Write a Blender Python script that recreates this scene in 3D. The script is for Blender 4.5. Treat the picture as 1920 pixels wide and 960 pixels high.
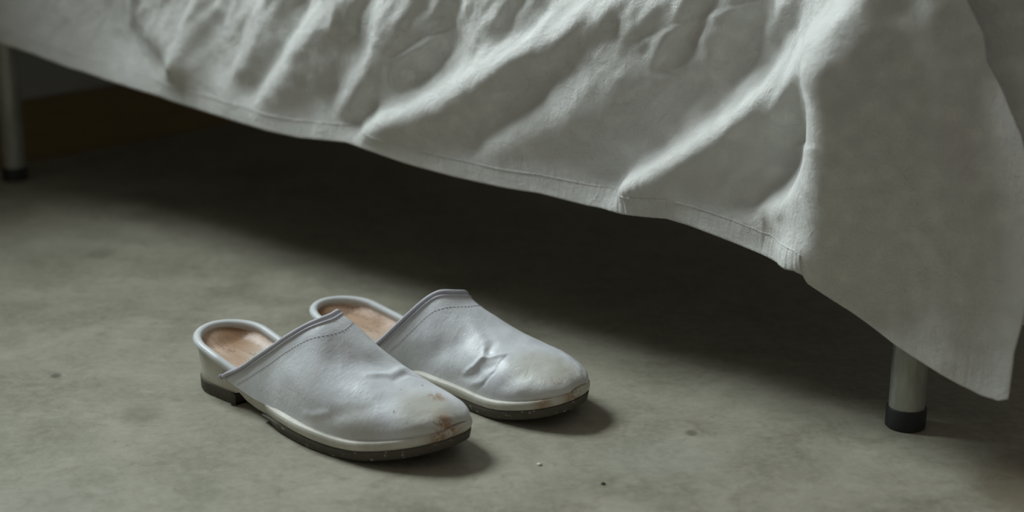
import bpy, bmesh, math, random
import numpy as np
from mathutils import Vector, noise as mnoise
for o in list(bpy.data.objects): bpy.data.objects.remove(o)
C = bpy.context.scene.collection
SC = bpy.context.scene
# ------------------------------------------------------------------ camera
CAMH, PITCH, ROLL, FPX = .51, math.radians(16.5), math.radians(.4), 3000.
_F = np.array([0, math.cos(PITCH), -math.sin(PITCH)]); _R = np.array([1., 0, 0]); _U = np.cross(_R, _F)
CR = _R*math.cos(ROLL)+_U*math.sin(ROLL); CU = -_R*math.sin(ROLL)+_U*math.cos(ROLL)
cd = bpy.data.cameras.new('camera'); cam = bpy.data.objects.new('camera', cd); C.objects.link(cam); SC.camera = cam
from mathutils import Matrix
m3 = Matrix((CR, CU, -_F)).transposed()
cam.matrix_world = Matrix.Translation((0, 0, CAMH)) @ m3.to_4x4()
cd.sensor_width = 36; cd.lens = 36*FPX/1920; cd.clip_start = .02
cd.dof.use_dof = True; cd.dof.focus_distance = 1.33; cd.dof.aperture_fstop = 3.6
# ------------------------------------------------------------------ bed frame of reference (a along the bed, n outwards, z up)
O3 = np.array([.3272, 1.2341, 0.]); A3 = np.array([.76809, -.64035, 0.]); N3 = np.array([-.64035, -.76809, 0.])
def bw(a, n, z): return Vector((O3[0]+a*A3[0]+n*N3[0], O3[1]+a*A3[1]+n*N3[1], z))
YAW = math.atan2(A3[1], A3[0])
# ------------------------------------------------------------------ world, lights, exposure
W = bpy.data.worlds.new('world'); SC.world = W; W.use_nodes = True
bg = W.node_tree.nodes['Background']; bg.inputs[0].default_value = (1.0, .96, .87, 1); bg.inputs[1].default_value = .155
WIN = dict(a=-1.50, n0=-.03, n1=.77, z0=1.05, z1=1.90)
ld = bpy.data.lights.new('daylight_through_window', 'AREA'); ld.shape = 'RECTANGLE'
ld.size = WIN['n1']-WIN['n0']; ld.size_y = WIN['z1']-WIN['z0']; ld.energy = 73; ld.color = (.86, .965, 1.0)
lo = bpy.data.objects.new('daylight_through_window', ld); C.objects.link(lo)
lo.location = bw(WIN['a'], (WIN['n0']+WIN['n1'])/2, (WIN['z0']+WIN['z1'])/2)
lo.rotation_euler = Vector((-A3[0], -A3[1], 0)).to_track_quat('Z', 'Y').to_euler()
SC.view_settings.view_transform = 'Standard'; SC.view_settings.look = 'None'
SC.view_settings.gamma = 1; SC.view_settings.use_curve_mapping = False; SC.view_settings.exposure = 0
# ------------------------------------------------------------------ helpers
def link(name, me, mat=None, parent=None, smooth=True, loc=None, rotz=0):
    o = bpy.data.objects.new(name, me); C.objects.link(o)
    if mat: me.materials.append(mat)
    if smooth:
        me.polygons.foreach_set('use_smooth', [True]*len(me.polygons))
    if parent: o.parent = parent
    if loc is not None: o.location = loc; o.rotation_euler = (0, 0, rotz)
    return o
def mesh(vs, fs):
    me = bpy.data.meshes.new('m'); me.from_pydata([tuple(map(float, v)) for v in vs], [], fs); me.update(); return me
def gridmesh(P, closeu=False, flip=False):
    P = np.asarray(P); nu, nv = P.shape[:2]; idx = np.arange(nu*nv).reshape(nu, nv)
    if closeu: idx = np.vstack([idx, idx[:1]])
    f = np.stack([idx[:-1, :-1], idx[1:, :-1], idx[1:, 1:], idx[:-1, 1:]], -1).reshape(-1, 4)
    if flip: f = f[:, ::-1]
    me = bpy.data.meshes.new('m'); nf = len(f)
    me.vertices.add(nu*nv); me.vertices.foreach_set('co', P.reshape(-1).astype(np.float32))
    me.loops.add(nf*4); me.loops.foreach_set('vertex_index', f.reshape(-1).astype(np.int32))
    me.polygons.add(nf); me.polygons.foreach_set('loop_start', np.arange(nf, dtype=np.int32)*4)
    me.update(calc_edges=True); me.validate(); return me
def empty(name, label, cat, loc=(0, 0, 0), rotz=0, group=None):
    o = bpy.data.objects.new(name, None); C.objects.link(o); o.location = loc; o.rotation_euler = (0, 0, rotz)
    o['label'] = label; o['category'] = cat; o.empty_display_size = .05
    if group: o['group'] = group
    return o
def boxm(x0, x1, y0, y1, z0, z1, bev=0.):
    bm = bmesh.new(); bmesh.ops.create_cube(bm, size=1)
    for v in bm.verts: v.co = Vector((x0+(v.co.x+.5)*(x1-x0), y0+(v.co.y+.5)*(y1-y0), z0+(v.co.z+.5)*(z1-z0)))
    if bev: bmesh.ops.bevel(bm, geom=bm.edges[:], offset=bev, segments=2, affect='EDGES', profile=.5)
    me = bpy.data.meshes.new('m'); bm.to_mesh(me); bm.free(); return me
def lathe(prof, n=48):
    t = np.linspace(0, 2*math.pi, n, endpoint=False); pr = np.array(prof)
    P = np.stack([np.cos(t)[:, None]*pr[None, :, 0], np.sin(t)[:, None]*pr[None, :, 0], np.tile(pr[:, 1], (n, 1))], -1)
    return gridmesh(P, closeu=True, flip=False)
def tube(path, rad, k=10, squash=1., up=(0, 0, 1)):
    P = np.asarray(path, float); T = np.gradient(P, axis=0); T /= np.linalg.norm(T, axis=1)[:, None]
    S = np.cross(T, np.array(up)); S /= np.linalg.norm(S, axis=1)[:, None]; U = np.cross(S, T)
    rad = np.broadcast_to(rad, (len(P),)); t = np.linspace(0, 2*math.pi, k+1)
    G = P[:, None]+rad[:, None, None]*(np.cos(t)[None, :, None]*S[:, None]*squash+np.sin(t)[None, :, None]*U[:, None])
    G = np.concatenate([np.repeat(P[:1, None], k+1, 1), G, np.repeat(P[-1:, None], k+1, 1)], 0)
    me = gridmesh(G)
    bm = bmesh.new(); bm.from_mesh(me); bmesh.ops.remove_doubles(bm, verts=bm.verts, dist=1e-6); bmesh.ops.recalc_face_normals(bm, faces=bm.faces); bm.to_mesh(me); bm.free(); return me
def itp(x, xs, ys):
    xs = np.array(xs, float); ys = np.array(ys, float); h = np.diff(xs); d = np.diff(ys)/h
    m = np.zeros(len(xs)); m[0] = d[0]; m[-1] = d[-1]
    for i in range(1, len(xs)-1): m[i] = 0 if d[i-1]*d[i] <= 0 else 2*d[i-1]*d[i]/(d[i-1]+d[i])
    x = np.clip(x, xs[0], xs[-1]); k = np.clip(np.searchsorted(xs, x)-1, 0, len(xs)-2); t = (x-xs[k])/h[k]
    return ys[k]*(1+2*t)*(1-t)**2+m[k]*h[k]*t*(1-t)**2+ys[k+1]*t*t*(3-2*t)+m[k+1]*h[k]*t*t*(t-1)
# ------------------------------------------------------------------ node materials
class M:
    def __init__(s, name, base=(.5, .5, .5), rough=.6, metal=0., spec=.5):
        s.m = bpy.data.materials.new(name); s.m.use_nodes = True; s.t = s.m.node_tree; s.b = s.t.nodes['Principled BSDF']
        s.b.inputs['Base Color'].default_value = (*base, 1); s.b.inputs['Roughness'].default_value = rough
        s.b.inputs['Metallic'].default_value = metal; s.b.inputs['Specular IOR Level'].default_value = spec
        s.tc = s.t.nodes.new('ShaderNodeTexCoord'); s.bump = None
    def n(s, kind, **kw):
        nd = s.t.nodes.new('ShaderNode'+kind)
        for k, v in kw.items():
            if k in nd.inputs: nd.inputs[k].default_value = v
            else: setattr(nd, k, v)
        return nd
    def l(s, a, b): s.t.links.new(a, b)
    def map(s, scale=(1, 1, 1), loc=(0, 0, 0), rot=(0, 0, 0)):
        mp = s.n('Mapping'); mp.inputs['Scale'].default_value = scale; mp.inputs['Location'].default_value = loc; mp.inputs['Rotation'].default_value = rot
        s.l(s.tc.outputs['Object'], mp.inputs[0]); return mp.outputs[0]
    def noise(s, scale, detail=4, rough=.5, vec=None, dist=0.):
        nz = s.n('TexNoise'); nz.inputs['Scale'].default_value = scale; nz.inputs['Detail'].default_value = detail
        nz.inputs['Roughness'].default_value = rough; nz.inputs['Distortion'].default_value = dist
        s.l(vec if vec else s.tc.outputs['Object'], nz.inputs['Vector']); return nz.outputs['Fac']
    def ramp(s, fac, stops):
        r = s.n('ValToRGB'); e = r.color_ramp.elements
        while len(e) < len(stops): e.new(.5)
        for i, (p, c) in enumerate(stops):
            e[i].position = p; e[i].color = (c, c, c, 1) if not isinstance(c, tuple) else (*c, 1)
        s.l(fac, r.inputs[0]); return r.outputs[0]
    def mix(s, fac, a, b, mode='MIX'):
        mx = s.n('Mix', data_type='RGBA', blend_type=mode)
        for v, i in ((fac, 0), (a, 6), (b, 7)):
            if hasattr(v, 'is_output') or isinstance(v, bpy.types.NodeSocket): s.l(v, mx.inputs[i])
            else: mx.inputs[i].default_value = v if i == 0 else (*v, 1)
        return mx.outputs[2]
    def math(s, op, a, b=0.):
        q = s.n('Math', operation=op)
        for v, i in ((a, 0), (b, 1)):
            if isinstance(v, bpy.types.NodeSocket): s.l(v, q.inputs[i])
            else: q.inputs[i].default_value = v
        return q.outputs[0]
    def spot(s, p, r0, r1, sc=(1, 1, 1)):
        "1 inside r0, 0 outside r1 around p in object space"
        v = s.n('VectorMath', operation='SUBTRACT'); s.l(s.tc.outputs['Object'], v.inputs[0]); v.inputs[1].default_value = p
        w = s.n('VectorMath', operation='MULTIPLY'); s.l(v.outputs[0], w.inputs[0]); w.inputs[1].default_value = sc
        d = s.n('VectorMath', operation='LENGTH'); s.l(w.outputs[0], d.inputs[0])
        mr = s.n('MapRange', interpolation_type='SMOOTHSTEP'); s.l(d.outputs['Value'], mr.inputs[0])
        mr.inputs[1].default_value = r0; mr.inputs[2].default_value = r1; mr.inputs[3].default_value = 1; mr.inputs[4].default_value = 0
        return mr.outputs[0]
    def col(s, c): s.l(c, s.b.inputs['Base Color'])
    def rgh(s, c): s.l(c, s.b.inputs['Roughness'])
    def bmp(s, h, dist, strength=1.):
        b = s.n('Bump'); b.inputs['Distance'].default_value = dist; b.inputs['Strength'].default_value = strength
        s.l(h, b.inputs['Height'])
        if s.bump: s.l(s.bump, b.inputs['Normal'])
        s.bump = b.outputs[0]; s.l(s.bump, s.b.inputs['Normal'])

# concrete
m = M('concrete', rough=.5, spec=.35)
big = m.noise(2.2, 5, .6, dist=.4); mid = m.noise(11, 6, .65, dist=.5); fine = m.noise(120, 5, .7)
c = m.mix(m.ramp(big, [(.34, 0.), (.66, 1.)]), (0.190, 0.182, 0.132), (0.295, 0.275, 0.210))
c = m.mix(m.ramp(mid, [(.38, 0.), (.66, 1.)]), c, (0.345, 0.322, 0.252)); 
c = m.mix(m.math('MULTIPLY', m.ramp(m.noise(26, 6, .7, dist=1.2), [(.52, 0.), (.68, 1.)]), .5), c, (0.163, 0.146, 0.096))
c = m.mix(m.math('MULTIPLY', m.ramp(m.noise(48, 7, .75, vec=m.map(loc=(5, 2, 1)), dist=.3), [(.50, 0.), (.62, 1.)]), .30), c, (.42, .395, .32))
c = m.mix(m.math('MULTIPLY', m.ramp(fine, [(.42, 0.), (.68, 1.)]), .42), c, (0.394, 0.375, 0.296))
c = m.mix(m.math('MULTIPLY', m.ramp(m.noise(420, 2, .5), [(.68, 0.), (.78, 1.)]), .55), c, (0.492, 0.468, 0.383))
c = m.mix(m.math('MULTIPLY', m.ramp(m.noise(260, 2, .5, vec=m.map(loc=(3, 1, 7))), [(.70, 0.), (.78, 1.)]), .6), c, (0.089, 0.083, 0.061))
c = m.mix(m.math('MULTIPLY', m.ramp(m.noise(60, 3, .6, vec=m.map(loc=(1, 9, 2))), [(.66, 0.), (.8, 1.)]), .5), c, (0.138, 0.132, 0.096))
for (x, y, r, k, colr) in [(-.4056, 1.336, .0055, .7, (0.074, 0.076, 0.052)), (.148, 1.215, .006, .6, (0.089, 0.088, 0.061)), (-.46, 1.72, .018, .35, (0.118, 0.117, 0.078)),
                           (-.31, 1.245, .022, .35, (0.148, 0.141, 0.091)), (.40, 1.11, .06, .55, (0.128, 0.088, 0.048))]:
    c = m.mix(m.math('MULTIPLY', m.spot((x, y, 0), r*.45, r*1.15, (1, .8, 1)), k), c, colr)
c = m.mix(m.math('MULTIPLY', m.spot((.115, 1.165, 0), .01, .075, (1, 1.3, 1)), m.math('MULTIPLY', mid, .55)), c, (.46, .45, .42))
# pale scuff streaks left of the near clog
st = m.math('MULTIPLY', m.spot((-.315, 1.302, 0), .02, .055, (1, 2.2, 1)), m.ramp(m.noise(90, 4, .7, vec=m.map((.45, 2.4, 1), rot=(0, 0, -.62))), [(.52, 0.), (.66, 1.)]))
c = m.mix(m.math('MULTIPLY', st, .6), c, (0.443, 0.419, 0.322))
m.col(c); m.rgh(m.ramp(mid, [(.3, .42), (.7, .62)]))
m.bmp(m.noise(35, 5, .6), .0012, .5); m.bmp(fine, .0006, .6)
CONCRETE = m.m
# plaster / baseboard
m = M('plaster', (.42, .43, .40), .8); m.bmp(m.noise(60, 4), .001, .4); PLASTER = m.m
m = M('baseboard_wood', (.2, .14, .05), .5)
m.col(m.mix(m.noise(12, 5, .6, vec=m.map((1, 1, 9))), (.17, .115, .04), (.26, .19, .075))); WOODB = m.m
m = M('white_frame_paint', (.7, .7, .68), .4); WPAINT = m.m
# cotton
m = M('cotton_sheet', (.70, .69, .65), .85, spec=.15)
c = m.mix(m.ramp(m.noise(9, 4, .6), [(.35, 0.), (.7, 1.)]), (.78, .775, .73), (.82, .815, .78))
stn = m.ramp(m.noise(5.5, 3, .5, vec=m.map(loc=(4.2, .3, 1))), [(.60, 0.), (.74, 1.)])
c = m.mix(m.math('MULTIPLY', stn, .22), c, (.62, .50, .42)); m.col(c)
m.b.inputs['Sheen Weight'].default_value = .15; m.b.inputs['Sheen Roughness'].default_value = .6
cr = m.noise(55, 8, .74, dist=.5); m.bmp(m.ramp(cr, [(.25, 0.), (.75, 1.)]), .0034, .75)
vr = m.n('TexVoronoi', feature='DISTANCE_TO_EDGE'); vr.inputs['Scale'].default_value = 26; vd = m.n('VectorMath', operation='ADD'); m.l(m.tc.outputs['Object'], vd.inputs[0]); vn = m.n('TexNoise'); vn.inputs['Scale'].default_value = 22; vn.inputs['Detail'].default_value = 4; m.l(m.tc.outputs['Object'], vn.inputs['Vector']); vs_ = m.n('VectorMath', operation='SCALE'); vs_.inputs['Scale'].default_value = .09; m.l(vn.outputs['Color'], vs_.inputs[0]); m.l(vs_.outputs[0], vd.inputs[1]); m.l(vd.outputs[0], vr.inputs['Vector'])
m.bmp(m.ramp(vr.outputs['Distance'], [(0., 1.), (.10, 0.)]), .0007, .4)
m.bmp(m.noise(190, 5, .7, vec=m.map((1, 1, .3)), dist=.2), .0009, .7)
wv = m.n('TexWave', wave_type='BANDS', bands_direction='Z'); wv.inputs['Scale'].default_value = 420; wv.inputs['Distortion'].default_value = 1.5; m.l(m.tc.outputs['Object'], wv.inputs[0])
wx = m.n('TexWave', wave_type='BANDS', bands_direction='X'); wx.inputs['Scale'].default_value = 420; wx.inputs['Distortion'].default_value = 1.5; m.l(m.tc.outputs['Object'], wx.inputs[0])
m.bmp(m.math('ADD', wv.outputs['Fac'], wx.outputs['Fac']), .00012, .5)
COTTON = m.m
m = M('steel_tube', (.36, .37, .33), .42, .45)
m.col(m.mix(m.ramp(m.noise(60, 5, .7, vec=m.map((1, 1, .3))), [(.4, 0.), (.7, 1.)]), (.30, .31, .27), (.46, .47, .42))); m.rgh(m.ramp(m.noise(40), [(.3, .28), (.7, .5)])); STEEL = m.m
m = M('black_rubber', (.012, .014, .013), .55); BLACK = m.m
m = M('mattress_cloth', (.6, .58, .54), .9); MATT = m.m

# ------------------------------------------------------------------ setting
fl = link('floor', boxm(-5, 5, -2, 6, -.1, 0), CONCRETE, smooth=False); fl['kind'] = 'structure'
WA = -1.375
def wallbox(a0, a1, n0, n1, z0, z1): return boxm(a0, a1, -n1, -n0, z0, z1)     # local x = a, local y = -n
wl = bpy.data.objects.new('wall_head', None)
bm = bmesh.new()
for (n0, n1, z0, z1) in [(-2.6, WIN['n0'], 0, 2.6), (WIN['n1'], 2.0, 0, 2.6), (WIN['n0'], WIN['n1'], 0, WIN['z0']), (WIN['n0'], WIN['n1'], WIN['z1'], 2.6)]:
    t = wallbox(WA-.14, WA, n0, n1, z0, z1); bm.from_mesh(t)
me = bpy.data.meshes.new('m'); bm.to_mesh(me); bm.free()
wl = link('wall_head', me, PLASTER, smooth=False, loc=O3, rotz=YAW); wl['kind'] = 'structure'
bb = link('baseboard_head', boxm(WA, WA+.014, -2.0, 2.6, 0, .085, .002), WOODB, smooth=False, loc=O3, rotz=YAW); bb['kind'] = 'structure'
wf = link('window_1', boxm(WA-.03, WA+.02, -WIN['n1']-.05, -WIN['n0']+.05, WIN['z0']-.03, WIN['z0'], .004), WPAINT, smooth=False, loc=O3, rotz=YAW); wf['kind'] = 'structure'
bm = bmesh.new()
for (n0, n1, z0, z1) in [(WIN['n0'], WIN['n0']+.05, WIN['z0'], WIN['z1']), (WIN['n1']-.05, WIN['n1'], WIN['z0'], WIN['z1']), (.35, .39, WIN['z0'], WIN['z1']), (WIN['n0'], WIN['n1'], WIN['z1']-.05, WIN['z1'])]:
    bm.from_mesh(wallbox(WA-.09, WA-.04, n0, n1, z0, z1))
me = bpy.data.meshes.new('m'); bm.to_mesh(me); bm.free()
link('window_frame', me, WPAINT, parent=wf, smooth=False)

# ------------------------------------------------------------------ bed (legs, rails, mattress)
bed = empty('bed', 'metal legged bed hidden under the white sheet, standing over the dark floor', 'bed', tuple(O3), YAW)
RL = .0148
def leg(a, y, label=None):
    o = link('leg', lathe([(0, .012), (RL, .012), (RL, .40), (0, .40)]), STEEL, bed, loc=(a, y, 0))
    if label: o['label'] = label
    cp = link('foot_cap', lathe([(0, 0), (RL+.0008, 0), (RL+.0018, .001), (RL+.0018, .0165), (RL+.0012, .0175), (0, .0175)]), BLACK, o); cp['label'] = 'black rubber foot cap'
    for q in (o, cp):
        md = q.modifiers.new('e', 'EDGE_SPLIT'); md.split_angle = math.radians(40)
leg(0, 0); leg(-1.290, .006); leg(0, .80); leg(-1.2875, .80)
for nm, args in (('side_rail', (-1.31, .02, -.012, .012, .33, .37)), ('side_rail', (-1.31, .02, .788, .812, .33, .37)), ('end_rail', (-.012, .012, 0, .80, .33, .37)), ('end_rail', (-1.30, -1.276, 0, .80, .33, .37))):
    link(nm, boxm(*args, .003), STEEL, bed, smooth=False)
link('mattress', boxm(-1.33, .03, -.01, .81, .37, .505, .02), MATT, bed)

# ------------------------------------------------------------------ sheet
def ray_an(x, y, off=.055):
    r = _F+CR*(x-960)/FPX-CU*(y-480)/FPX; c = np.array([0, 0, CAMH])
    t = (off-(c-O3)@N3)/(r@N3); p = c+t*r; return (p-O3)@A3, p[2]
HEM = [(-60, 50), (0, 80), (60, 100), (130, 127), (200, 150), (300, 181), (400, 214), (500, 245), (560, 258), (650, 267), (700, 285), (760, 306), (850, 331), (950, 353), (1010, 362), (1100, 385), (1170, 402), (1250, 410), (1290, 422), (1350, 445), (1400, 465), (1450, 488), (1490, 508), (1506, 516), (1513, 531), (1560, 562), (1620, 602), (1680, 648), (1740, 687), (1800, 722), (1840, 742), (1872, 752), (1889, 749)]
hem = np.array([ray_an(x, y, .055) for x, y in HEM])
hem[:, 0] = np.maximum.accumulate(hem[:, 0])
A0, A1 = -1.345, .1
EDGE = np.array([ray_an(x, y, o) for x, y, o in [(1889, 749, .055), (1905, 660, .05), (1925, 590, .05), (1955, 480, .045), (1960, 360, .04), (1938, 250, .035), (1905, 165, .03), (1875, 110, .03), (1868, 60, .03), (1850, -10, .02), (1840, -100, .01)]])
def edge_a(z): return np.interp(z, EDGE[:, 1], EDGE[:, 0])
NA, NZ = 1150, 330
# slope field in (a, z)
S = []
def stroke(pts, w, amp, off=.055): S.append((np.array([ray_an(x, y, off) for x, y in pts]), w*(1.35 if w > .005 and amp > 0 else 1), amp))
stroke([(40, -60), (70, 20), (100, 60)], .11, -.5)
stroke([(205, -80), (200, 0), (215, 60), (300, 125)], .026, 1.0)
stroke([(255, -60), (262, 0), (285, 70), (310, 128)], .016, .6)
stroke([(330, -60), (325, 50), (318, 125)], .010, .9)
stroke([(385, -60), (390, 10), (400, 60)], .024, .9)
stroke([(475, -60), (465, 20), (445, 85), (424, 128)], .019, 1.2)
stroke([(600, -60), (590, 0), (545, 80), (512, 130), (474, 172)], .021, 1.5)
stroke([(560, -60), (553, 10), (545, 60)], .014, .7)
stroke([(395, 130), (410, 190)], .016, .35)
stroke([(580, 130), (588, 235)], .010, .5)
stroke([(640, -40), (628, 10), (612, 40)], .010, .6)
stroke([(745, -60), (725, 0), (700, 70), (660, 130), (622, 200)], .017, 1.3)
stroke([(800, -60), (802, 0), (798, 45)], .008, .7)
stroke([(740, 106), (812, 60)], .003, .7)
stroke([(850, -60), (836, 0), (815, 60)], .009, .35)
stroke([(905, -60), (885, 10), (860, 60), (830, 110)], .011, .8)
stroke([(990, -60), (960, 10), (935, 50)], .008, .4)
stroke([(1150, -60), (1085, 0), (1000, 60), (930, 108), (860, 145), (770, 190), (705, 222), (672, 243)], .0135, 1.5)
stroke([(715, 165), (690, 215)], .010, .6)
stroke([(1250, -60), (1205, 0), (1160, 60), (1100, 130), (1030, 190), (960, 235), (905, 275)], .017, .85)
stroke([(1195, -60), (1165, 0), (1140, 50)], .010, .4)
stroke([(1275, -60), (1245, 0), (1215, 45), (1195, 110)], .010, .6)
stroke([(1340, -60), (1320, 0), (1295, 60), (1270, 110), (1225, 135)], .0085, .8)
stroke([(1180, 82), (1260, 45), (1390, 5)], .003, .5)
stroke([(1455, -60), (1430, 0), (1395, 55), (1372, 110)], .009, .7)
stroke([(1640, -80), (1590, 20), (1520, 75), (1440, 140), (1370, 195), (1290, 255), (1215, 305), (1150, 352)], .0115, 1.9)
stroke([(1535, -60), (1500, 20), (1440, 90), (1400, 130)], .011, .6)
stroke([(1640, -40), (1600, 60), (1560, 110)], .018, .45)
stroke([(1160, 350), (1135, 385)], .012, .7)
stroke([(1548, 130), (1542, 220), (1520, 290), (1480, 350), (1405, 395)], .013, 1.9)
stroke([(1560, 200), (1560, 290), (1535, 360), (1500, 430), (1475, 480)], .023, 1.25)
stroke([(1330, -60), (1290, 50), (1190, 165)], .045, .30)
stroke([(930, -60), (880, 30), (790, 130)], .035, .30)
stroke([(690, -50), (660, 40), (600, 120)], .028, .30)
stroke([(1420, -40), (1390, 80), (1300, 170)], .03, .25)
stroke([(450, -50), (430, 30), (400, 90)], .03, .25)
stroke([(1740, 10), (1640, 62), (1560, 104)], .009, .28)
stroke([(1455, 283), (1520, 268), (1578, 257)], .0022, .8)
stroke([(1440, 440), (1460, 485)], .015, .8)
stroke([(1415, 405), (1425, 445)], .004, -.8); stroke([(1458, 415), (1475, 440)], .004, -.6)
# surfaces turning to the foot end
stroke([(1700, -80), (1690, 150), (1640, 350), (1600, 560)], .024, -.42)
stroke([(1730, -60), (1745, 300), (1740, 600)], .012, .32)
stroke([(1800, -60), (1810, 300), (1810, 690)], .018, -.40)
stroke([(1860, 200), (1880, 420), (1870, 700)], .012, .20)
ag = np.linspace(A0, .16, 900); zg = np.linspace(.02, .52, 300); AG, ZG = np.meshgrid(ag, zg, indexing='ij')
rng = np.random.RandomState(4)
G = np.zeros_like(AG)
wob = np.array([[mnoise.noise(Vector((a*14, z*14, 3))) for z in zg[::6]] for a in ag[::6]])
wob = np.kron(wob, np.ones((6, 6)))[:900, :300]
def blur(X, sa, sz=0):
    def k1(X, s, ax):
        if s <= 0: return X
        r = int(3*s)+1; k = np.exp(-.5*(np.arange(-r, r+1)/s)**2); k /= k.sum()
        Xp = np.pad(X, [(r, r) if i == ax else (0, 0) for i in (0, 1)], mode='edge')
        return np.apply_along_axis(lambda v: np.convolve(v, k, 'valid'), ax, Xp)
    return k1(k1(X, sa, 0), sz, 1)
wob = blur(wob, 3, 3)
for P, w, amp in S:
    D = np.full_like(AG, 9.); TT = np.zeros_like(AG); SD = np.zeros_like(AG); tot = len(P)-1
    for i in range(tot):
        p, q = P[i], P[i+1]; v = q-p; l2 = (v@v)+1e-12
        t = np.clip(((AG-p[0])*v[0]+(ZG-p[1])*v[1])/l2, 0, 1)
        d = np.hypot(AG-p[0]-t*v[0], ZG-p[1]-t*v[1]); b = d < D; D = np.where(b, d, D); TT = np.where(b, (i+t)/tot, TT)
        SD = np.where(b, v[1]*(AG-p[0])-v[0]*(ZG-p[1]), SD)
    ww = w*(1+.35*wob)*(1.0-.45*np.clip(TT-.55, 0, 1)/.45*(amp > 0))
    G += amp*np.exp(-(D/ww)**2)
    if amp > .3 and w > .008:
        sgd = D*np.sign(SD)                       # > 0 on the upper left of the fold
        G += .30*amp*np.exp(-(D/(3.4*ww))**2)/(1+np.exp(-np.clip(sgd/(.5*ww), -30, 30)))*np.clip(2.2-2.2*TT, 0, 1)
da = ag[1]-ag[0]
# height field whose slope along the bed follows G, smooth along z (least squares, solved with an FFT)
pa_, pz_ = 400, 150
G *= .92
Gp = np.pad(G-G.mean(), ((pa_, pa_), (pz_, pz_)), mode='edge')
ta = np.clip(np.arange(Gp.shape[0])/pa_, 0, 1); ta = np.minimum(ta, ta[::-1]); tz = np.clip(np.arange(Gp.shape[1])/pz_, 0, 1); tz = np.minimum(tz, tz[::-1])
Gp = Gp*ta[:, None]*tz[None, :]
KA, KZ = np.meshgrid(2*math.pi*np.fft.fftfreq(Gp.shape[0], da), 2*math.pi*np.fft.fftfreq(Gp.shape[1], zg[1]-zg[0]), indexing='ij')
NF = np.real(np.fft.ifft2(-1j*KA*np.fft.fft2(Gp)/(KA**2+.10*KZ**2+200.)))[pa_:-pa_, pz_:-pz_]
# small random rumples
rum = np.array([[mnoise.fractal(Vector((a*26+z*14, z*20, .7)), .8, 2.1, 4) for z in zg[::3]] for a in ag[::3]])
rum = np.kron(rum, np.ones((3, 3)))[:900, :300]; rum = blur(rum, 1.6, 1.6)
act = np.clip(blur(np.abs(G), 10, 8)*1.3, .15, 1)
NF += rum*.0022*act
# loose diagonal rumples in the upper part of the drop, left of the corner
stk = np.array([[mnoise.fractal(Vector((a*46-z*30, (a+z*1.25)*9, 5.)), .75, 2.1, 4) for z in zg[::3]] for a in ag[::3]])
stk = blur(np.kron(stk, np.ones((3, 3)))[:900, :300], 1.6, 1.6)
zm = np.clip((ZG-.20)/.10, 0, 1); amk = np.clip((-.02-AG)/.10, 0, 1)*np.clip((AG+1.3)/.3, 0, 1)
NF += stk*.0055*zm*amk
def sample(F, a, z):
    i = np.clip((a-ag[0])/da, 0, len(ag)-1.001); j = np.clip((z-zg[0])/(zg[1]-zg[0]), 0, len(zg)-1.001)
    i0 = i.astype(int); j0 = j.astype(int); fi = i-i0; fj = j-j0
    return F[i0, j0]*(1-fi)*(1-fj)+F[i0+1, j0]*fi*(1-fj)+F[i0, j0+1]*(1-fi)*fj+F[i0+1, j0+1]*fi*fj
def base_n(a, z): return .055-.05*np.clip((z-.15)/.37, 0, 1)**1.5
# the hem follows the folded surface: move its points on to the real surface
hem2 = []
for x, y in HEM:
    off = .055
    for it in range(12):
        a, z = ray_an(x, y, off); off = .6*off+.4*float(base_n(np.array(a), np.array(z))+sample(NF, np.array([a]), np.array([z]))[0])
    hem2.append(ray_an(x, y, off))
hem = np.array(sorted(hem2, key=lambda p: p[0]))
def zhem(a): return np.interp(a, hem[:, 0], hem[:, 1])
ZT = .512
def side_point(a, v):
    "v 0 top .. 1 hem"
    zh = zhem(a); z = ZT-(ZT-zh)*v
    fade = np.clip((z-zh)/.05, 0, 1); fade = 1.
    topf = np.clip((ZT-z)/.06, 0, 1)
    # puckers at the hem line
    pk = np.sin(a*900+3*np.sin(a*170))*np.sin(a*311+1)*.0007*np.exp(-((z-zh-.012)/.016)**2)
    act = np.exp(-((a+.255)/.03)**2)+1.0*np.exp(-((a+.095)/.03)**2)+.25
    n = base_n(a, z)+sample(NF, a, z)*fade*topf+pk*act
    return z, n
s_ = np.linspace(0, 1, NA); v_ = np.linspace(0, 1, NZ); SS, VV = np.meshgrid(s_, v_, indexing='ij')
amax = hem[-1, 0]
# columns stretch so that the last one follows the drape's free edge
aa = A0+(amax-A0)*SS
for it in range(4):
    z, n = side_point(np.minimum(aa, amax), VV)
    sh = np.clip((SS-.93)/.07, 0, 1)**1.3
    aa = A0+(amax-A0)*SS+sh*(edge_a(z)-amax)
z, n = side_point(np.minimum(aa, amax), VV)
zlast = z
def to3(a, n, z): return np.stack([a, -n, z], -1)        # bed-local: x = a, y = -n
side = to3(aa, n, z)
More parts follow.
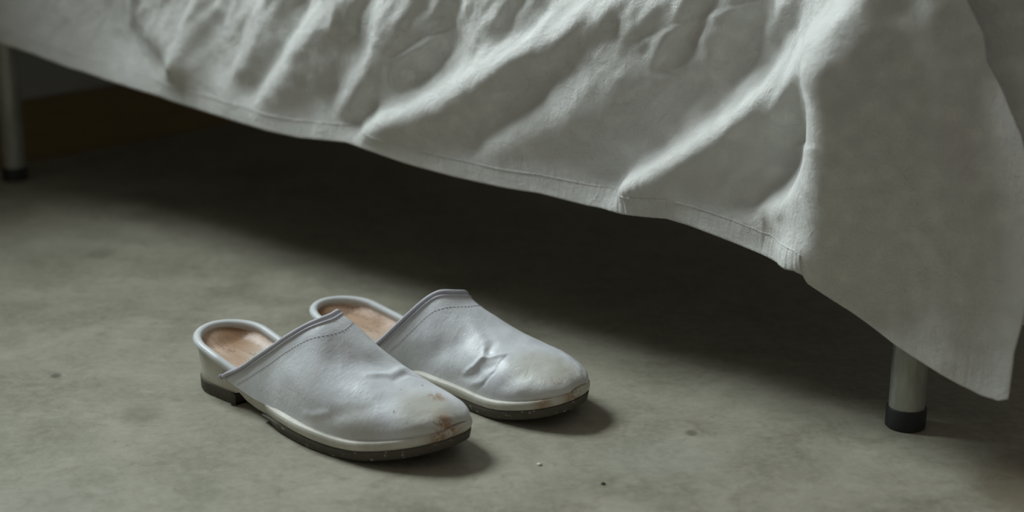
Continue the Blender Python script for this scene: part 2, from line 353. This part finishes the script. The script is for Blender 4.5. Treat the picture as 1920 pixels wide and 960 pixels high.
# fold back round the corner, then the foot-end drop
NR = 170; ea, en, ez = aa[-1], n[-1], z[-1]
ret = []; up_ = 1-VV[0]
for k in range(1, NR+1):
    t = k/NR; q = .96*t**1.7                      # q: distance run along the foot end
    a2 = ea-.050*np.exp(-((q-.026)/.014)**2)-.008*np.clip(q/.01, 0, 1)
    zq = ZT-(ZT-ez[-1])*VV[0]; zs_ = np.clip((zq-.285)/.025, 0, 1); zs_ = zs_*zs_*(3-2*zs_)
    a2 = a2+(.085*np.exp(-((q-.085)/.024)**2)+.030*np.exp(-((q-.15)/.022)**2))*(.12+zs_)+.018*np.sin((q-.1)*34)*(1-np.exp(-(q/.3)**2))
    a2 = a2+(.075-ea)*np.clip((q-.02)/.15, 0, 1)*.6
    n2 = en-q
    zz = ZT-(ZT-(ez[-1]+(.16-ez[-1])*np.clip(q*7, 0, 1)+.012*np.sin(q*23)))*VV[0]
    ret.append(to3(a2, n2, zz))
ret = np.stack(ret, 0)
full = np.concatenate([side, ret], 0)
# turn the top edge over the mattress: a few extra rows going inwards
rows = []
ctr = np.array([-.66, .40])
for k in range(8, 0, -1):
    f = k/8.; q = full[:, 0].copy()
    q[:, :2] = q[:, :2]+(ctr[None]-q[:, :2])*(1-(1-f)**1.0)*.995; q[:, 2] = ZT+.012*min(1, f*3); rows.append(q)
full = np.concatenate([np.stack(rows, 1), full], 1)
sheet = link('bed_sheet', gridmesh(full, flip=True), COTTON, loc=O3, rotz=YAW)
sheet['label'] = 'rumpled white cotton bed sheet hanging over the side and foot of the bed'; sheet['category'] = 'bed sheet'
sd = sheet.modifiers.new('t', 'SOLIDIFY'); sd.thickness = .0006; sd.offset = 0
# hem: folded double strip standing a little proud of the cloth
HW = .019
hv = np.linspace(0, 1, 12); rowsH = []
NH = int(np.searchsorted(side[:, -1, 0], hem[-10, 0]))
hs = np.arange(0, NH)
zh = side[:NH, -1, 2]
cols = []
ztop = zh+HW; frac = None
for j, t in enumerate(hv):
    zz = zh+HW*(1-t)
    idx = np.array([np.interp(-zz[i], -side[i, :, 2], np.arange(NZ)) for i in range(NH)])
    i0 = np.minimum(idx.astype(int), NZ-2); fr = (idx-i0)[:, None]
    p = side[hs, i0]*(1-fr)+side[hs, i0+1]*fr
    off = .0007*(1 if 0 < t else .0)
    p = p.copy(); p[:, 1] -= off; cols.append(p)
hemP = np.stack(cols, 1)
hp = link('hem', gridmesh(hemP, flip=True), COTTON, parent=sheet)
hp.modifiers.new('t', 'SOLIDIFY').thickness = .0005
# stitch row along the hem
bm = bmesh.new(); pa = hemP[:, 1]
seg = np.linalg.norm(np.diff(pa, axis=0), axis=1); cl = np.concatenate([[0], np.cumsum(seg)])
L_ = 0
while L_ < cl[-1]-.004:
    q = [np.array([np.interp(L_+d, cl, pa[:, c]) for c in range(3)]) for d in (0, .0022)]
    e = q[1]-q[0]; u = np.array([0, 0, 1.]); e /= np.linalg.norm(e)
    o_ = np.array([0, -.0006, 0]); w_ = u*.00028
    vs = [bm.verts.new(x) for x in (q[0]-w_, q[1]-w_, q[1]+w_, q[0]+w_, q[0]-w_+o_, q[1]-w_+o_, q[1]+w_+o_, q[0]+w_+o_)]
    for f in ((4, 5, 6, 7), (0, 1, 5, 4), (2, 3, 7, 6), (0, 4, 7, 3), (1, 2, 6, 5)): bm.faces.new([vs[i] for i in f])
    L_ += .0032
me = bpy.data.meshes.new('m'); bm.to_mesh(me); bm.free()
stt = link('hem_stitching', me, COTTON, parent=sheet, smooth=False); stt['kind'] = 'stuff'

#CLOGS
# ------------------------------------------------------------------ clogs
CL = .28
def capf(x):
    x = np.asarray(x, float); a = np.sqrt(np.clip(1-(np.clip(.034-x, 0, None)/.034)**2, 0, 1))
    return a*np.clip(1-(np.clip(x-.215, 0, None)/(CL-.215))**2.3, 0, 1)**(1/2.3)
def yc(x): return itp(x, [0, .08, .11, .14, .17, .22, .28], [0, -.002, -.004, -.006, -.0055, .001, .010])
def hw(x): return itp(x, [0, .05, .08, .11, .14, .17, .2, .22, .25, .28], [.032, .033, .032, .033, .038, .0425, .045, .0455, .043, .041])*capf(x)
def spring(x): return .014*(np.clip(np.asarray(x, float)-.2, 0, None)/.08)**1.8
def zb(x): return itp(x, [0, .0695, .0725, .085, .10, .12, .15, .2, .28], [.010, .010, .0120, .0072, .0052, .0062, .0085, .008, .008])+spring(x)
def zr(x): return itp(x, [0, .025, .055, .08, .11, .14, .18, .22, .28], [.0465, .0435, .037, .0315, .0255, .0205, .018, .017, .0175])+spring(x)
def zseam(x): return itp(x, [0, .048, .062, .08, .10, .12, .14, .18, .22, .28], [.0245, .0243, .0225, .0185, .0162, .0156, .0163, .0168, .0156, .0154])+spring(x)
HX = [.10, .14, .16, .185, .21, .24, .28]
def pairs(x):
    "outline abscissae -> left/right half widths"
    return yc(x), hw(x)
def loopxy(xs, g):
    "closed outline (outer side heel->toe, inner side back) offset by g"
    y0, w = pairs(xs); P = np.stack([np.concatenate([xs, xs[::-1]]), np.concatenate([y0-w, (y0+w)[::-1]])], -1)
    T = np.roll(P, -1, 0)-np.roll(P, 1, 0); ln = np.linalg.norm(T, axis=1)[:, None]; ln[ln == 0] = 1; T /= ln
    Nn = np.stack([T[:, 1], -T[:, 0]], -1)
    g = np.broadcast_to(g, (len(xs),)); g2 = np.concatenate([g, g[::-1]])
    return P+Nn*g2[:, None]
def slab(xs, levels, top_=True):
    """levels: list of (z array over xs, offset array or scalar), bottom to top; capped at both ends by ladder quads"""
    n = len(xs); vs = []; fs = []
    for z, g in levels:
        P = loopxy(xs, g); zz = np.concatenate([z, z[::-1]]); vs += [(p[0], p[1], q) for p, q in zip(P, zz)]
    m_ = 2*n
    for k in range(len(levels)-1):
        for i in range(m_):
            j = (i+1) % m_; fs.append((k*m_+i, k*m_+j, (k+1)*m_+j, (k+1)*m_+i))
    top = (len(levels)-1)*m_
    for i in range(n-1):
        fs.append((i, m_-1-i, m_-2-i, i+1))
        if top_: fs.append((top+i, top+i+1, top+m_-2-i, top+m_-1-i))
    return vs, fs
def clog(name, label, loc, yaw, mir, HK, XT, SH, creases, seed, mats, k=1., XSo=.060, XSi=.060, ex=1.15):
    t = empty(name, label, 'clog', loc, yaw, 'pair of worn white clogs')
    sg = -1 if mir else 1
    def add(nm, vs, fs, mat, parent=t, merge=True, smooth_ang=50):
        V = np.array(vs, float); V[:, 1] *= sg; me = mesh(V*k, fs)
        bm = bmesh.new(); bm.from_mesh(me)
        if merge: bmesh.ops.remove_doubles(bm, verts=bm.verts, dist=2e-5)
        bmesh.ops.recalc_face_normals(bm, faces=bm.faces); bm.to_mesh(me); bm.free()
        o = link(nm, me, mat, parent)
        if smooth_ang:
            md = o.modifiers.new('e', 'EDGE_SPLIT'); md.split_angle = math.radians(smooth_ang)
        return o
    def gadd(nm, P, mat, parent=t, flip=False):
        P = np.array(P, float)*k; P[..., 1] *= sg
        me = gridmesh(P, flip=(flip != mir)); return link(nm, me, mat, parent)
    n = 150
    tt = np.linspace(0, math.pi, n); xs = CL*(1-np.cos(tt))/2
    fore = np.clip((xs-.09)/.07, 0, 1); fore = fore*fore*(3-2*fore); heel = np.clip((.10-xs)/.03, 0, 1)
    z0, z1 = zb(xs), zr(xs)-.004*heel
    lv = []
    prof = [(0, -.0025-.0015, -.0012), (.04, -.0005-.003, -.0), (.25, -.0035, .0012), (.6, -.0022, .0018), (.9, -.0012, .0016), (.97, -.0016, .0009), (1., -.0026, -.0005)]
    zw = np.where(xs > .075, zseam(xs)+.0006, z1); gap = np.clip(z1-zw, 0, 1)
    for f, gh, gf in prof: lv.append((z0+(zw-z0)*f, gh*(1-fore)+gf*fore))
    lv.append((z1+0*xs, -.0026-.0035*fore))
    lv.append((z1+.0005, -.0048-.002*fore)); lv.append((z1-.010, -.0055-.002*fore))
    vs, fs = slab(xs, lv, False); add('sole', vs, fs, mats['sole'])
    # front rubber outsole
    xr = .112+(CL-.112)*(1-np.cos(tt))/2; xr[0] = .112
    th = np.clip((xr-.105)/.035, .08, 1); zt = zb(xr)+.0002; zbt = np.maximum(spring(xr), zb(xr)-.0085*th)
    zbt = zb(xr)-(zb(xr)-spring(xr))*th**1.0
    wmid = .0012
    fr2 = np.clip((xr-.105)/.03, 0, 1)
    vs, fs = slab(xr, [(zbt, -.0022+0*xr), (zbt+.0012*th, -.0002+0*xr), (zt-.0003, .0010+0*xr), (zt, .0008+0*xr)]); add('outsole', vs, fs, mats['rubber'])
    # heel block: outline clipped straight at the breast
    xh = np.concatenate([.0705*(1-np.cos(np.linspace(0, math.pi, 60)))/2])
    h0 = 0*xh
    vs, fs = slab(xh, [(h0+.0003, -.0034+h0), (h0+.0015, -.0027+h0), (h0+.0101, -.0024+h0)]); add('heel_block', vs, fs, mats['rubber'])
    # padded rim rolled round the heel
    xo = np.linspace(XSo+.035, 0, 80)
    def rimpath(x0, side):
        th_ = np.linspace(0, 1, 70); x = x0*(1-th_)**1.9; y0, w = pairs(x)
        return np.stack([x, y0+side*w, zr(x)-.0022], -1)
    a_ = rimpath(XSo+.022, -1); b_ = rimpath(XSi+.03, 1)[::-1]
    path = np.concatenate([a_, b_[1:]]); T = np.gradient(path, axis=0); T /= np.linalg.norm(T, axis=1)[:, None]
    Nn = np.stack([T[:, 1], -T[:, 0], 0*T[:, 0]], -1)
    # shift slightly inwards
    cen = np.array([.05, 0, 0]); dirn = path-cen; dirn[:, 2] = 0; inward = -np.sign((Nn*dirn).sum(1))[:, None]*Nn
    path = path+inward*(.0014+.0030*np.clip((path[:, :1]-np.where(path[:, 1:2] < 0, XSo, XSi)+.005)/.02, 0, 1)); path[:, 2] -= .003*np.clip((path[:, 0]-np.where(path[:, 1] < 0, XSo, XSi)+.005)/.02, 0, 1)
    d = np.linalg.norm(np.diff(path, axis=0), axis=1); c_ = np.concatenate([[0], np.cumsum(d)]); u = np.linspace(0, c_[-1], 150)
    path = np.stack([np.interp(u, c_, path[:, i]) for i in range(3)], -1)
    path[:, 1] *= sg
    link('rim', tube(path*k, .0033*k, 16, 1.10), mats['rim'], t)['label'] = 'rolled pale leather rim round the heel'
    # footbed
    xf = .003+(.205-.003)*(1-np.cos(np.linspace(0, math.pi, 70)))/2; G2 = []
    sl = np.linspace(-1, 1, 33)
    for x in xf:
        y0, w = yc(x), max(float(hw(x))-.004, .0004); col_ = []
        for s in sl:
            e = abs(s)**4; drop = .0115*np.clip(x/.02, .25, 1)
            col_.append((x, y0+s*w, float(zr(x))-drop*(1-.65*e)-.0004))
        G2.append(col_)
    fb = gadd('footbed', G2, mats['bed']); fb['label'] = 'worn brown leather footbed'
    # upper
    nphi, nx = 150, 190
    ph = np.linspace(-math.pi/2, math.pi/2, nphi); tx = np.linspace(0, 1, nx)
    PH, TX = np.meshgrid(ph, tx, indexing='ij')
    xsd = (XSo+XSi)/2+(XSi-XSo)/2*np.sin(PH); xst = xsd+(XT-xsd)*np.cos(PH)**ex
    X = xst+(CL-.0012-xst)*np.sin(TX*math.pi/2)
    def usurf(X, PH):
        s = np.sin(PH); hwu = hw(X)+itp(X, [.05, .10, .14, .22, .28], [.0008, .0006, -.0022, -.0018, -.0006])
        y = yc(X)+hwu*s
        base = itp(X, HX, HK); zz0 = zseam(X)-.0004
        cc = np.clip(1-(np.clip(X-.2, 0, None)/(CL-.001-.2))**4.5, 0, 1)**(1/2.6)
        Hc = zz0+(base-zz0)*cc
        sh = SH*np.clip((.24-X)/.1, 0, 1); s2 = s-sh*(1-s*s); p = itp(X, [.06, .12, .2, .28], [2., 2.05, 2.5, 2.8])
        f = np.clip(1-np.abs(s2)**p, 0, 1)**(1/itp(X, [.06, .12, .18, .28], [1.65, 1.75, 2.15, 2.3]))
        f *= np.clip(1-np.abs(s)**400, 0, 1)
        y = y+np.sign(s)*.0016*np.sin(np.clip(f, 0, 1)*math.pi)*np.clip((X-.1)/.1, 0, 1)
        return np.stack([X, y, zz0+(Hc-zz0)*f], -1)
    P = usurf(X, PH)
    dX = np.gradient(P, axis=1); dP = np.gradient(P, axis=0); Nrm = np.cross(dX, dP); ln = np.linalg.norm(Nrm, axis=-1, keepdims=True); Nrm /= np.maximum(ln, 1e-12)
    if Nrm[nphi//2, nx//2, 2] < 0: Nrm = -Nrm
    cs = .72 if mir else .9; disp = np.zeros(X.shape); SP = np.sin(PH)*.045
    for pts, w, amp in creases:
        D = np.full(X.shape, 9.); TT = np.zeros(X.shape); pa_ = np.array(pts); tot = len(pts)-1; pts = usurf(pa_[:, 0], np.arcsin(np.clip(pa_[:, 1]/.045, -.9999, .9999)))
        for i in range(tot):
            p, q = pts[i], pts[i+1]; v = q-p; tq = np.clip(((P-p)@v)/(v@v), 0, 1)
            d = np.linalg.norm(P-p-tq[..., None]*v, axis=-1); b = d < D; D = np.where(b, d, D); TT = np.where(b, (i+tq)/tot, TT)
        disp += cs*amp*np.exp(-(D/w)**2)*np.sin(np.clip(TT*.8+.1, 0, 1)*math.pi)**.5
    nz_ = np.array([[mnoise.fractal(Vector((X[i, j]*38+seed, SP[i, j]*38, 2.)), .9, 2., 3) for j in range(0, nx, 3)] for i in range(0, nphi, 3)])
    nz_ = np.kron(nz_, np.ones((3, 3)))[:nphi, :nx]; nz_ = blur(nz_, 2, 2)
    edgef = np.clip(np.cos(PH)*3, 0, 1)*np.clip((1-TX)*5, 0, 1)*np.clip(TX*8+.2, 0, 1)
    P = P+Nrm*((disp+.0009*nz_)*edgef)[..., None]
    up_ = gadd('upper', P, mats['upper'], flip=True)
    sd = up_.modifiers.new('t', 'SOLIDIFY'); sd.thickness = .0018*k; sd.offset = -1
    # binding along the top line
    TLn = P[:, 0].copy(); TLn[0] = TLn[1]; ext = TLn
    ext = np.concatenate([ext[:1]+(ext[:1]-ext[2:3])*.4, ext, ext[-1:]+(ext[-1:]-ext[-3:-2])*.4])
    d = np.linalg.norm(np.diff(ext, axis=0), axis=1); c_ = np.concatenate([[0], np.cumsum(d)]); u = np.linspace(0, c_[-1], 120)
    e2 = np.stack([np.interp(u, c_, ext[:, i]) for i in range(3)], -1)
    e2[:, 1] *= sg
    bnd = link('binding', tube(e2*k, .0020*k, 12, 1.0, up=(1, 0, .4)), mats['bind'], up_); bnd['label'] = 'lavender grey binding tape along the opening'
    def follow(dist):
        out = []
        for i in range(nphi):
            dd_ = np.concatenate([[0], np.cumsum(np.linalg.norm(np.diff(P[i], axis=0), axis=1))])
            out.append([np.interp(dist, dd_, P[i, :, c]) for c in range(3)])
        return np.array(out)
    e3 = follow(.0046)[2:-2]+np.array([0, 0, .0000]); e3[:, 1] *= sg
    link('binding_edge', tube(e3*k, .0009*k, 8, 1.6, up=(1, 0, .4)), mats['bind'], up_)
    # stitch row
    e4 = follow(.0165); nn4 = follow(.0165)
    bm = bmesh.new(); d = np.linalg.norm(np.diff(e4, axis=0), axis=1); c_ = np.concatenate([[0], np.cumsum(d)]); L2 = .006
    while L2 < c_[-1]-.006:
        q = [np.array([np.interp(L2+dd_, c_, e4[:, c]) for c in range(3)]) for dd_ in (0, .0021)]
        e = q[1]-q[0]; e /= np.linalg.norm(e); cenv = np.array([q[0][0], 0, .02]); o_ = q[0]-cenv; o_ /= np.linalg.norm(o_); w_ = np.cross(e, o_)*.00028
        vs = [x*k for x in (q[0]-w_-o_*.0003, q[1]-w_-o_*.0003, q[1]+w_-o_*.0003, q[0]+w_-o_*.0003, q[0]-w_+o_*.0003, q[1]-w_+o_*.0003, q[1]+w_+o_*.0003, q[0]+w_+o_*.0003)]
        vs = [bm.verts.new((x[0], x[1]*sg, x[2])) for x in vs]
        for f in ((4, 5, 6, 7), (0, 1, 5, 4), (2, 3, 7, 6), (0, 4, 7, 3), (1, 2, 6, 5)): bm.faces.new([vs[i] for i in f])
        L2 += .0033
    me = bpy.data.meshes.new('m'); bm.to_mesh(me); bm.free()
    s_o = link('stitching', me, mats['bind'], up_, smooth=False); s_o['kind'] = 'stuff'
    return t
def clogmats(tag_, toe, seedv, sgn):
    R = {}
    def scuff(m, c, spots, colr, sc=190, thr=(.5, .62), k=.85):
        for p, r in spots:
            f = m.math('MULTIPLY', m.spot(p, r*.2, r), m.ramp(m.noise(sc, 5, .75, vec=m.map(loc=(seedv, seedv*.3, 1)), dist=.8), [(thr[0], 0.), (thr[1], 1.)]))
            c = m.mix(m.math('MULTIPLY', f, k), c, colr)
        return c
    m = M('white_leather_'+tag_, rough=.42, spec=.45)
    c = m.mix(m.ramp(m.noise(22, 4, .6, vec=m.map(loc=(seedv, 0, 0))), [(.35, 0.), (.7, 1.)]), (.66, .675, .70), (.79, .80, .815))
    for p, r, k_ in toe['grime']: c = m.mix(m.math('MULTIPLY', m.spot(p, r*.3, r), k_), c, (.47, .455, .37))
    c = scuff(m, c, toe['scuff'], (.34, .17, .075), k=1., thr=(.44, .54))
    c = m.mix(m.math('MULTIPLY', m.ramp(m.noise(230, 3, .5, vec=m.map(loc=(0, seedv, 0))), [(.70, 0.), (.76, 1.)]), m.spot((.25, 0, .03), .02, .06)), c, (.16, .10, .06))
    m.col(c); m.rgh(m.ramp(m.noise(30, 4), [(.3, .34), (.7, .52)]))
    m.bmp(m.noise(230, 5, .65, vec=m.map((1.8, .7, 1)), dist=.5), .0005, .6); m.bmp(m.noise(60, 5, .65, dist=.8), .0012, .45)
    R['upper'] = m.m
    m = M('cream_sole_'+tag_, rough=.5, spec=.4)
    c = m.mix(m.ramp(m.noise(30, 5, .7), [(.35, 0.), (.7, 1.)]), (.52, .50, .43), (.70, .675, .60))
    c = scuff(m, c, toe['sole'], (.30, .155, .07), 120, (.38, .50), 1.)
    c = scuff(m, c, [((.075, 0, .018), .05)], (.42, .28, .19), 60, (.45, .6), .7)
    c = m.mix(m.math('MULTIPLY', m.ramp(m.noise(330, 3, .6), [(.66, 0.), (.74, 1.)]), .7), c, (.22, .14, .09))
    m.col(c); m.bmp(m.noise(70, 5, .7), .0006, .6); R['sole'] = m.m
    m = M('dark_rubber_'+tag_, rough=.75, spec=.3)
    c = m.mix(m.noise(40, 5, .7), (.070, .062, .048), (.12, .108, .085))
    c = m.mix(m.ramp(m.noise(210, 3, .6), [(.63, 0.), (.68, 1.)]), c, (.46, .42, .36))
    m.col(c); m.bmp(m.noise(160, 4, .7), .0008, .6); R['rubber'] = m.m
    m = M('rolled_rim_'+tag_, rough=.4, spec=.45)
    m.col(m.mix(m.noise(40, 4), (.62, .64, .65), (.74, .755, .75))); m.bmp(m.noise(150, 4), .0003, .5); R['rim'] = m.m
    m = M('binding_tape_'+tag_, rough=.6, spec=.3)
    m.col(m.mix(m.noise(60, 4), (.46, .45, .50), (.58, .57, .62))); m.bmp(m.noise(500, 3), .0002, .5); R['bind'] = m.m
    m = M('footbed_leather_'+tag_, rough=.42, spec=.5)
    c = m.mix(m.ramp(m.noise(28, 5, .65, dist=.6), [(.35, 0.), (.65, 1.)]), (.48, .31, .20), (.68, .50, .38))
    c = m.mix(m.math('MULTIPLY', m.spot((.012, .012*sgn, .035), .006, .03), .8), c, (.28, .15, .065))
    c = m.mix(m.math('MULTIPLY', m.spot((.062, .016*sgn, .028), .008, .026), .75), c, (.74, .70, .60))
    ckn = m.noise(55, 4, .6, vec=m.map((.35, 1.5, 1)), dist=.4); ck = m.ramp(ckn, [(.485, 0.), (.5, 1.), (.515, 0.)])
    c = m.mix(m.math('MULTIPLY', ck, .6), c, (.17, .09, .055)); m.col(c)
    m.bmp(ck, .0006, -.6) if False else None
    R['bed'] = m.m
    return R
toeR = dict(grime=[((.275, -.004, .045), .034, .75), ((.285, .012, .03), .025, .6), ((.235, -.04, .025), .03, .45)], scuff=[((.268, .017, .052), .013), ((.288, .0, .033), .014)], sole=[((.292, .0, .026), .022)])
toeL = dict(grime=[((.262, -.02, .045), .040, .7), ((.28, -.01, .03), .03, .55)], scuff=[((.278, -.026, .036), .008)], sole=[((.273, -.036, .024), .013), ((.287, -.020, .028), .014)])
crR = [([(.1861, -.0158), (.1975, -.0009), (.2121, .0171)], .012, -.0036), ([(.2078, -.0114), (.2154, .0048), (.2094, .0261)], .0035, .0018),
       ([(.1509, -.0278), (.1932, -.0231), (.211, -.0097)], .018, -.0022), ([(.1742, -.0446), (.1851, -.0443), (.198, -.043)], .003, .0017),
       ([(.1921, -.0442), (.211, -.0414), (.2294, -.0353)], .006, -.0012), ([(.2219, .0016), (.2175, .02), (.2273, .0269)], .0028, -.0012),
       ([(.1179, -.0404), (.1553, -.032)], .012, -.0012), ([(.14, -.038), (.158, -.040), (.175, -.0425)], .008, .0010)]
crL = [([(.1867, .0438), (.1975, .0401), (.2018, .0344), (.1986, .0286)], .0024, .0030), ([(.2024, .0348), (.2094, .0302), (.2181, .0228)], .0022, .0020),
       ([(.2192, .0228), (.2175, .0383), (.21, .0437), (.2013, .0449)], .0013, -.0015), ([(.204, .0402), (.2165, .0337)], .005, -.0022),
       ([(.1813, .0446), (.1997, .0423)], .005, -.0026), ([(.1926, .0448), (.2067, .0435)], .0025, .0018), ([(.2013, .0213), (.2018, .0299), (.2062, .0307)], .0045, -.0028),
       ([(.1439, .0446), (.158, .042), (.171, .0385)], .009, -.0026), ([(.1195, .0431), (.1417, .0408)], .010, .0010), ([(.2246, .0443), (.2338, .0396), (.2441, .0335)], .006, -.0014),
       ([(.1721, .0187), (.1867, .0216), (.1997, .0261)], .004, .0012), ([(.2376, .0449), (.2495, .0417)], .005, .0010), ([(.168, .035), (.184, .034)], .012, -.0018)]
clog('clog', 'near white leather clog, in front, with brown scuffs on its toe', (-.2665, 1.3418, 0), -.7377, False,
     [.1056, .0956, .0893, .0720, .0582, .0481, .0439], .1575, .1019, crR, 1.3, clogmats('near', toeR, 1.3, 1), 1.0520, .056, .105)
clog('clog', 'far white leather clog, behind, with creased instep and scraped sole edge', (-.1772, 1.4102, 0), -.6084, True,
     [.0965, .0880, .0735, .0600, .0527, .0475, .0441], .1500, .2000, crL, 5.1, clogmats('far', toeL, 4.7, -1), 1.0442, .100, .066, .85)

# crumbs on the floor
def crumb(label, x, y, r, colr, seed):
    mm = M('crumb_'+label.split()[1], colr, .8)
    bm = bmesh.new(); bmesh.ops.create_icosphere(bm, subdivisions=2, radius=r)
    for v in bm.verts:
        v.co *= 1+.35*mnoise.noise(v.co*(1.2/r)+Vector((seed, 0, 0))); v.co.z = max(v.co.z*.55, -r*.3)
    lo_ = min(v.co.z for v in bm.verts)
    for v in bm.verts: v.co.z -= lo_
    me = bpy.data.meshes.new('m'); bm.to_mesh(me); bm.free()
    o = link('crumb', me, mm.m, loc=(x, y, 0)); o['label'] = label; o['category'] = 'crumb'
def floorpt(x, y):
    r = _F+CR*(x-960)/FPX-CU*(y-480)/FPX; t = -CAMH/r[2]; return r[0]*t, r[1]*t
crumb('tiny dark crumb on the floor, to the right of the near clog', *floorpt(1131, 908), .0018, (.03, .025, .02), 2.)
crumb('tiny pale flake on the floor between the clogs and the dark crumb', *floorpt(1012, 872), .0021, (.62, .60, .54), 7.)
